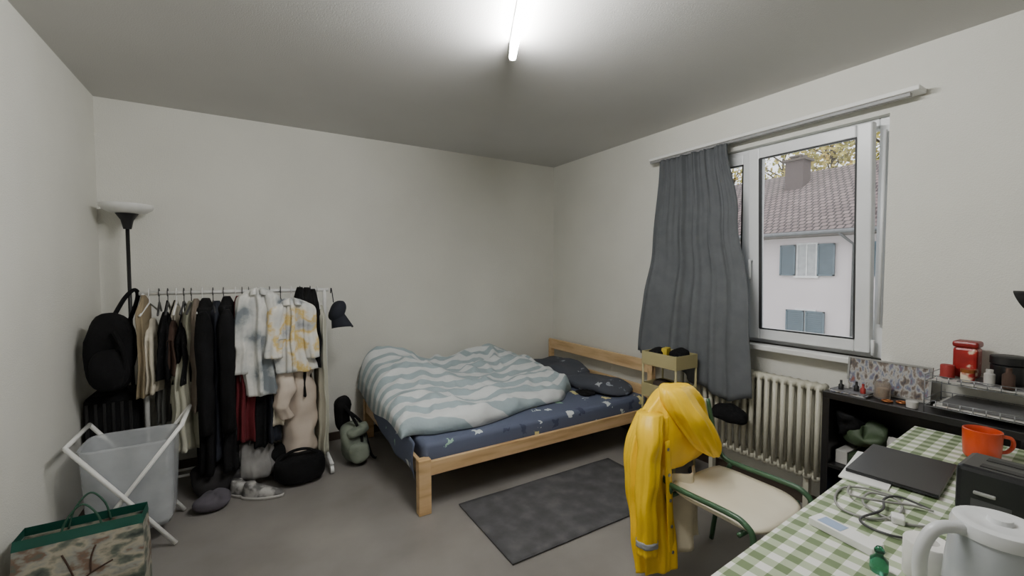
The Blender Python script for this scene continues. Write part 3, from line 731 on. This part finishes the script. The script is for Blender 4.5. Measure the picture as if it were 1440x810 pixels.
# items on shelf top
m_city = M_ramp('city_photo', [(.3, (60, 58, 66)), (.42, (120, 108, 98)), (.5, (176, 174, 170)), (.6, (104, 112, 134)), (.72, (140, 84, 70))], 40, .3, detail=8, stretch=(1, 1, .5))
pc = empty('picture_frame')
FX = 2.935
box('print', FX, FX+.005, .74, 1.08, SZ+.008, SZ+.175, m_city, pc, 0, RY(8), (FX+.005, .9, SZ))
boxes('moulding', [(FX-.005, FX+.01, .73, 1.09, SZ+.175, SZ+.185), (FX-.005, FX+.01, .73, 1.09, SZ, SZ+.01), (FX-.005, FX+.01, .73, .74, SZ+.01, SZ+.175), (FX-.005, FX+.01, 1.08, 1.09, SZ+.01, SZ+.175)], m_cab, pc, 0, RY(8), (FX+.005, .9, SZ))
cd = empty('glass_jar')
m_gl = M('clear_glass', (235, 225, 215), .05, trans=.85)
lathe('jar_body', [(0, 0), (.034, 0), (.036, .01), (.036, .07), (.03, .085), (.027, .085), (.03, .07), (.03, .01), (0, .008)], (2.86, .90, SZ+.001), m_gl, cd)
lathe('wax', [(0, .009), (.029, .009), (.029, .05), (0, .05)], (2.86, .90, SZ+.001), M('wax', (214, 196, 170), .5), cd)
mg = empty('magazine_stack')
for i, (dx, an, cidx) in enumerate(((0, 4, 3), (.01, -6, 0), (0, 9, 0), (.01, -3, 3))):
    box('magazine_%d' % i, 2.75+dx, 2.87+dx, .94, 1.10, SZ+.001+i*.005, SZ+.005+i*.005, m_cols[cidx] if i != 2 else m_city, mg, 0, RZ(an))
sp2 = empty('nail_polish_bottles')
for (x, y, c) in ((2.82, 1.00, m_black), (2.79, .96, m_cols[1]), (2.84, 1.05, m_cols[0]), (2.79, 1.06, m_black)):
    lathe('polish', [(0, 0), (.012, 0), (.012, .025), (.006, .03), (.006, .05), (0, .05)], (x, y, SZ+.022), c, sp2, 14)
sc = empty('copper_bangles')
m_gold = M('copper', (190, 120, 70), .3, metal=.8)
for (x, y) in ((2.80, .86), (2.83, .81)):
    tube('ring', [(x+.02*cos(a*pi/8), y+.02*sin(a*pi/8), SZ+.006) for a in range(16)], .005, m_gold, sc, 8, 0, True)
lathe('pot', [(0, 0), (.022, 0), (.024, .03), (.021, .032), (0, .028)], (2.79, .76, SZ+.001), m_cols[0], sc)
# wire letter tray
ly = empty('wire_letter_tray')
m_wire = M('silver_wire', (150, 152, 155), .3, metal=.6)
paths = []
TX0, TX1, TY0, TY1 = 2.765, 3.015, .34, .71
for z in (SZ+.03, SZ+.15):
    for zz in (z, z+.03):
        paths += [[(TX0, TY0, zz), (TX0, TY1, zz)], [(TX1, TY0, zz), (TX1, TY1, zz)], [(TX0, TY0, zz), (TX1, TY0, zz)], [(TX0, TY1, zz), (TX1, TY1, zz)]]
    for i in range(10):
        yy = lerp(TY0, TY1, i/9); paths.append([(TX0, yy, z+.03), (TX0, yy, z), (TX1, yy, z), (TX1, yy, z+.03)])
for x in (TX0, TX1):
    for yy in (TY0, TY1): paths.append([(x, yy, SZ), (x, yy, SZ+.18)])
tubes('wires', paths, .002, m_wire, ly, 6)
boxes('papers', [(TX0+.01, TX1-.01, TY0+.02, TY1-.03, SZ+.033, SZ+.04), (TX0+.02, TX1-.01, TY0+.03, TY1-.02, SZ+.153, SZ+.160)], m_cols[0], ly)
boxes('folders', [(TX0+.02, TX1-.02, TY0+.05, TY1-.06, SZ+.041, SZ+.06), (TX0+.04, TX1-.01, TY0+.05, TY1-.1, SZ+.160, SZ+.165)], m_cols[3], ly)
TZ2 = SZ+.166
tn = empty('coffee_tin')
m_redtin = M_ramp('red_tin', [(.4, (140, 22, 22)), (.55, (164, 32, 28)), (.62, (226, 214, 190))], 14, .35)
box('tin_body', 2.90, 2.985, .565, .65, TZ2, TZ2+.145, m_redtin, tn, .012)
box('tin_lid', 2.897, 2.988, .562, .653, TZ2+.145, TZ2+.175, M('red_lid', (130, 20, 20), .35), tn, .01)
bj = empty('black_jar')
lathe('jar', [(0, 0), (.055, 0), (.058, .01), (.058, .085), (.05, .09), (0, .09)], (2.92, .47, TZ2), M('dark_jar', (26, 28, 30), .3), bj)
lathe('jar_lid', [(0, 0), (.06, 0), (.06, .032), (.055, .036), (0, .036)], (2.92, .47, TZ2+.091), m_black, bj)
rj = empty('red_jar')
lathe('small_jar', [(0, 0), (.022, 0), (.024, .01), (.024, .04), (0, .04)], (2.83, .58, TZ2), m_redtin, rj)
lathe('small_lid', [(0, 0), (.025, 0), (.025, .015), (0, .015)], (2.83, .58, TZ2+.041), m_gold, rj)
rj2 = empty('red_candle')
lathe('candle', [(0, 0), (.026, 0), (.026, .055), (.024, .06), (0, .058)], (2.86, .655, TZ2), m_cols[1], rj2)
wj = empty('pill_bottle')
lathe('bottle', [(0, 0), (.018, 0), (.018, .05), (.012, .055), (.012, .07), (0, .07)], (2.82, .51, TZ2), m_cols[0], wj)
wj2 = empty('brown_bottle')
lathe('bottle', [(0, 0), (.02, 0), (.02, .06), (.01, .07), (.01, .09), (0, .09)], (2.80, .45, TZ2), m_brown, wj2)
# desk lamp
dk = empty('desk_lamp')
lathe('lamp_base', [(0, 0), (.06, 0), (.06, .015), (.01, .02), (0, .02)], (2.92, .24, SZ+.001), m_black, dk)
tubes('arm', [[(2.92, .24, SZ+.015), (2.92, .20, SZ+.30), (2.90, .38, SZ+.56)]], .007, m_black, dk)
lathe('head', [(0, 0), (.02, 0), (.045, .05), (.042, .05), (.0, .01)], (2.90, .40, SZ+.57), m_black, dk, 24, RX(-115))

# ---------------------------------------------------------------- chair
ch = empty('metal_chair')
m_gf = M('green_enamel', (62, 96, 68), .35)
m_seat = M('cream_laminate', (228, 219, 196), .4, col2=(221, 212, 188))
cX0, cX1, cYb, cYf, cS = 1.69, 2.17, 1.37, .92, .45
def seat_fn(u, v):
    s = (2*u-1); t = (2*v-1)
    x = (cX0+cX1)/2+(cX1-cX0-.03)/2*s*sqrt(max(0, 1-.30*t*t*t*t)); y = (cYb+cYf)/2+(cYb-cYf)/2*t*sqrt(max(0, 1-.22*s*s*s*s))
    return (x, y, cS+.012*s*s-.008+.012*max(0, t)**3-.02*max(0, -t)**4)
surf('seat', seat_fn, 20, 20, m_seat, ch, .012)
def back_fn(u, v):
    s = 2*u-1
    return (lerp(cX0+.02, cX1-.02, u), cYb+.045+.03*(1-s*s)+.03*v, lerp(.54, .80+.02*(1-s*s), v))
surf('backrest', back_fn, 20, 8, m_seat, ch, .012)
for s, x in (('left', cX0), ('right', cX1)):
    sg = -1 if x == cX0 else 1
    tube('frame_'+s, [(x, cYf+.04, .012), (x, cYf+.02, .25), (x, cYf+.0, .43), (x, cYf+.04, .485), (x, cYf+.12, .495), (x, cYb-.12, .49), (x, cYb-.02, .50), (x, cYb+.03, .58), (x-sg*.02, cYb+.07, .80)], .0125, m_gf, ch, 12, 6)
    tube('rear_leg_'+s, [(x, cYb-.06, .485), (x, cYb, .3), (x+sg*.01, cYb+.05, .012)], .0125, m_gf, ch, 12, 5)
tubes('stretchers', [[(cX0, cYf+.06, .425), (cX1, cYf+.06, .425)], [(cX0, cYb-.04, .425), (cX1, cYb-.04, .425)]], .0105, m_gf, ch)

# ---------------------------------------------------------------- raincoat (hangs over the chair back)
rc = empty('yellow_raincoat')
m_y = M('yellow_rubber', (250, 206, 24), .45, col2=(246, 199, 18), bump=.04, bscale=30)
m_lin = M('coat_lining', (222, 212, 184), .8)
yb = cYb+.07
loft('shoulders', [(1.87, yb, .915, .05, .03, 0), (1.87, yb, .90, .12, .06, 0), (1.87, yb, .855, .18, .08, 0), (1.87, yb, .79, .235, .09, 2), (1.875, yb, .70, .265, .10, 3),
                   (1.88, yb, .61, .275, .105, 4), (1.87, yb, .55, .255, .09, 4), (1.86, yb, .52, .22, .07, 4)], m_y, rc, 80, 7, (.05, 8, 1.0), (.014, 8), fold_top=.5)
loft('hood', [(1.80, yb-.02, .935, .03, .03, 0), (1.81, yb-.03, .92, .08, .055, 10), (1.83, yb-.05, .86, .105, .075, 14), (1.87, yb-.08, .78, .12, .08, 16), (1.93, yb-.11, .69, .12, .065, 18), (2.00, yb-.12, .61, .11, .045, 18), (2.04, yb-.12, .565, .06, .03, 18)],
     m_y, rc, 72, 7, (.07, 7, 2.0), (.016, 8), fold_top=.5)
loft('body_hanging', [(1.71, yb, .80, .08, .07, 0), (1.68, yb, .68, .12, .085, -5), (1.655, yb-.02, .50, .12, .07, -8), (1.645, yb-.05, .34, .115, .06, -10), (1.635, yb-.08, .2, .112, .055, -12), (1.63, yb-.10, .10, .11, .05, -12)],
     m_y, rc, 88, 7, (.11, 8, .3), (.012, 7), fold_top=.4)
loft('sleeve', [(1.65, yb-.04, .82, .05, .05, 0), (1.60, yb-.07, .73, .06, .06, 0), (1.565, yb-.09, .55, .052, .055, 0), (1.55, yb-.10, .38, .048, .05, 0), (1.545, yb-.11, .20, .046, .046, 0)],
     m_y, rc, 48, 8, (.08, 5, .3), (.012, 9), fold_top=.5)
loft('reflective_cuff', [(1.546, yb-.109, .265, .050, .050, 0), (1.545, yb-.11, .24, .050, .050, 0)], M('reflective_grey', (160, 164, 168), .3), rc, 48, 3, (.05, 5, .3), (.012, 9))
surf('lining', lambda u, v: (lerp(1.72, 1.95-.05*v, u)+.01*sin(v*5), yb-.09-.06*v+.025*sin(u*8+v), lerp(.50, .14+.05*u, v)), 20, 16, m_lin, rc, .004)
surf('placket', lambda u, v: (lerp(1.66, 1.70, u), yb-.088-.045*v-.055*(1-v)*.2-.012, lerp(.70, .12, v)), 3, 20, m_y, rc, .006)
for i in range(5): lathe('snap_%d' % i, [(0, 0), (.008, 0), (.008, .003), (0, .004)], (1.68, yb-.115-.009*i, .66-.12*i), m_wire, rc, 12, RX(90))

# ---------------------------------------------------------------- outside
hs = empty('neighbouring_house')
m_plast = M('pinkish_render', (206, 196, 196), .9, col2=(200, 190, 190), nscale=1)
m_roof = M_brick('roof_tiles', (142, 124, 120), (118, 102, 100), (60, 52, 52), 1, .24, .30, .035)
m_blue = M('blue_shutter', (92, 110, 120), .6)
m_trimw = M('ext_white', (220, 220, 218), .6)
box('house_walls', 18, 28, 3, 34, -6, 2.95, m_plast, hs)
def roof_fn(u, v): return (lerp(17.25, 23, v), lerp(2.2, 35, u), lerp(2.88, 6.15, v))
surf('roof_front', roof_fn, 1, 1, m_roof, hs, .12, (32.8, 6.6))
surf('roof_rear', lambda u, v: (lerp(28.75, 23, v), lerp(2.2, 35, u), lerp(2.88, 6.15, v)), 1, 1, m_roof, hs, .12, (32.8, 6.6))
box('eave', 17.3, 18, 2.3, 34.9, 2.74, 2.84, M('eave_dark', (120, 112, 108), .8), hs)
tubes('gutter', [[(17.2, 2.2, 2.85), (17.2, 35, 2.85)]], .07, M('zinc', (110, 112, 114), .5), hs)
tubes('downspout', [[(17.2, 6.75, 2.8), (17.9, 6.55, 2.4), (17.92, 6.55, -6)]], .05, M('zinc2', (90, 92, 94), .5), hs)
box('chimney', 21.2, 21.9, 9.75, 10.5, 4.6, 6.45, M_brick('chimney_brick', (120, 90, 82), (104, 78, 72), (80, 68, 66), 1, .3, .12, .02), hs)
boxes('chimney_cap', [(21.1, 22.0, 9.65, 10.6, 6.45, 6.55), (21.3, 21.8, 9.85, 10.4, 6.65, 6.72), (21.35, 21.45, 9.9, 10.0, 6.5, 6.66), (21.35, 21.45, 10.25, 10.35, 6.5, 6.66)], m_base, hs)
m_cw = M('curtained_glass', (170, 172, 172), .3)
for cyy in (5.1, 8.05, 11.0, 13.95):
    for z0, z1, closed in ((1.3, 2.48, False), (-1.25, -.02, True)):
        boxes('window_trim', [(17.95, 18.02, cyy-.36, cyy-.30, z0, z1), (17.95, 18.02, cyy+.30, cyy+.36, z0, z1), (17.95, 18.02, cyy-.36, cyy+.36, z1, z1+.06), (17.9, 18.02, cyy-.42, cyy+.42, z0-.08, z0), (17.95, 18.0, cyy-.02, cyy+.02, z0, z1)], m_trimw, hs)
        box('window_glass', 17.975, 17.99, cyy-.30, cyy+.30, z0, z1, m_cw, hs)
        sl = []
        for s in (-1, 1):
            a = cyy+s*.93 if not closed else cyy+s*.66; b2 = cyy+s*.38 if not closed else cyy+s*.03
            y0_, y1_ = min(a, b2), max(a, b2)
            for kk in range(int((z1-z0)/.075)): sl.append((17.90, 17.93, y0_+.05, y1_-.05, z0+.03+kk*.075, z0+.075+kk*.075))
            sl += [(17.88, 17.94, y0_, y0_+.05, z0, z1), (17.88, 17.94, y1_-.05, y1_, z0, z1), (17.88, 17.94, y0_, y1_, z0, z0+.05), (17.88, 17.94, y0_, y1_, z1-.05, z1), (17.935, 17.95, y0_, y1_, z0, z1)]
        boxes('shutters', sl, m_blue, hs)
box('ground_outside', 3.4, 60, -30, 60, -6.2, -6, M('lawn', (86, 100, 62), .95))

def tree(name, x, y, h_, r, n, mat):
    t = empty(name); bm = bmesh.new()
    tube_bm(bm, [(x, y, -6), (x+.1, y, h_*.4), (x, y, h_*.8)], lambda s: .25*(1-s)+.06, 8)
    br = []
    for i in range(34):
        a = random.uniform(0, 2*pi); zz = random.uniform(h_*.35, h_*.85); L = random.uniform(.3, 1)*r
        e_ = (x+cos(a)*L, y+sin(a)*L, zz+random.uniform(.4, 1.8)); br.append(e_)
        tube_bm(bm, [(x, y, zz), ((x+e_[0])/2, (y+e_[1])/2, (zz+e_[2])/2+.2), e_], lambda s: .05*(1-s)+.012, 5)
    mkobj('trunk', bm, M('bark_'+name, (92, 84, 74), .9), t)
    bm = bmesh.new()
    for i in range(n):
        c = random.choice(br)
        c = Vector((c[0]+random.gauss(0, .6), c[1]+random.gauss(0, .6), c[2]+random.gauss(0, .5)))
        s = random.uniform(.08, .18); q = Matrix.Rotation(random.uniform(0, 6.28), 3, Vector((random.random()-.5, random.random()-.5, random.random()-.5+.01)).normalized())
        bm.faces.new([bm.verts.new(c+q @ Vector(p)*s) for p in ((-1, 0, 0), (0, -.6, 0), (1, 0, 0), (0, .6, 0))])
    mkobj('leaves', bm, mat, t)
m_leaf = M_ramp('autumn_leaves', [(.35, (150, 152, 84)), (.5, (200, 188, 104)), (.65, (222, 196, 116))], 1.2, .8)
tree('autumn_tree', 27.5, 11.2, 10.5, 2.8, 3600, m_leaf)
tree('autumn_tree.001', 30, 15.0, 11, 2.6, 2200, m_leaf)
tree('autumn_tree.002', 30, 18.5, 10, 2.8, 1000, m_leaf)
tree('autumn_tree.003', 27, 8.6, 10.5, 2.6, 3200, m_leaf)

# ---------------------------------------------------------------- world
w = bpy.data.worlds.new('overcast_sky'); bpy.context.scene.world = w; w.use_nodes = True
bg = w.node_tree.nodes['Background']; bg.inputs[0].default_value = (.92, .95, 1, 1); bg.inputs[1].default_value = 2.3

# ---------------------------------------------------------------- camera
cam = bpy.data.cameras.new('camera'); co = bpy.data.objects.new('camera', cam); COL.objects.link(co)
co.location = (0, 0, 1.51); co.rotation_euler = (radians(90-2.37), 0, radians(-31.5))
cam.sensor_width = 36; cam.lens = 605/1440*36; cam.clip_start = .05; cam.clip_end = 300
bpy.context.scene.camera = co
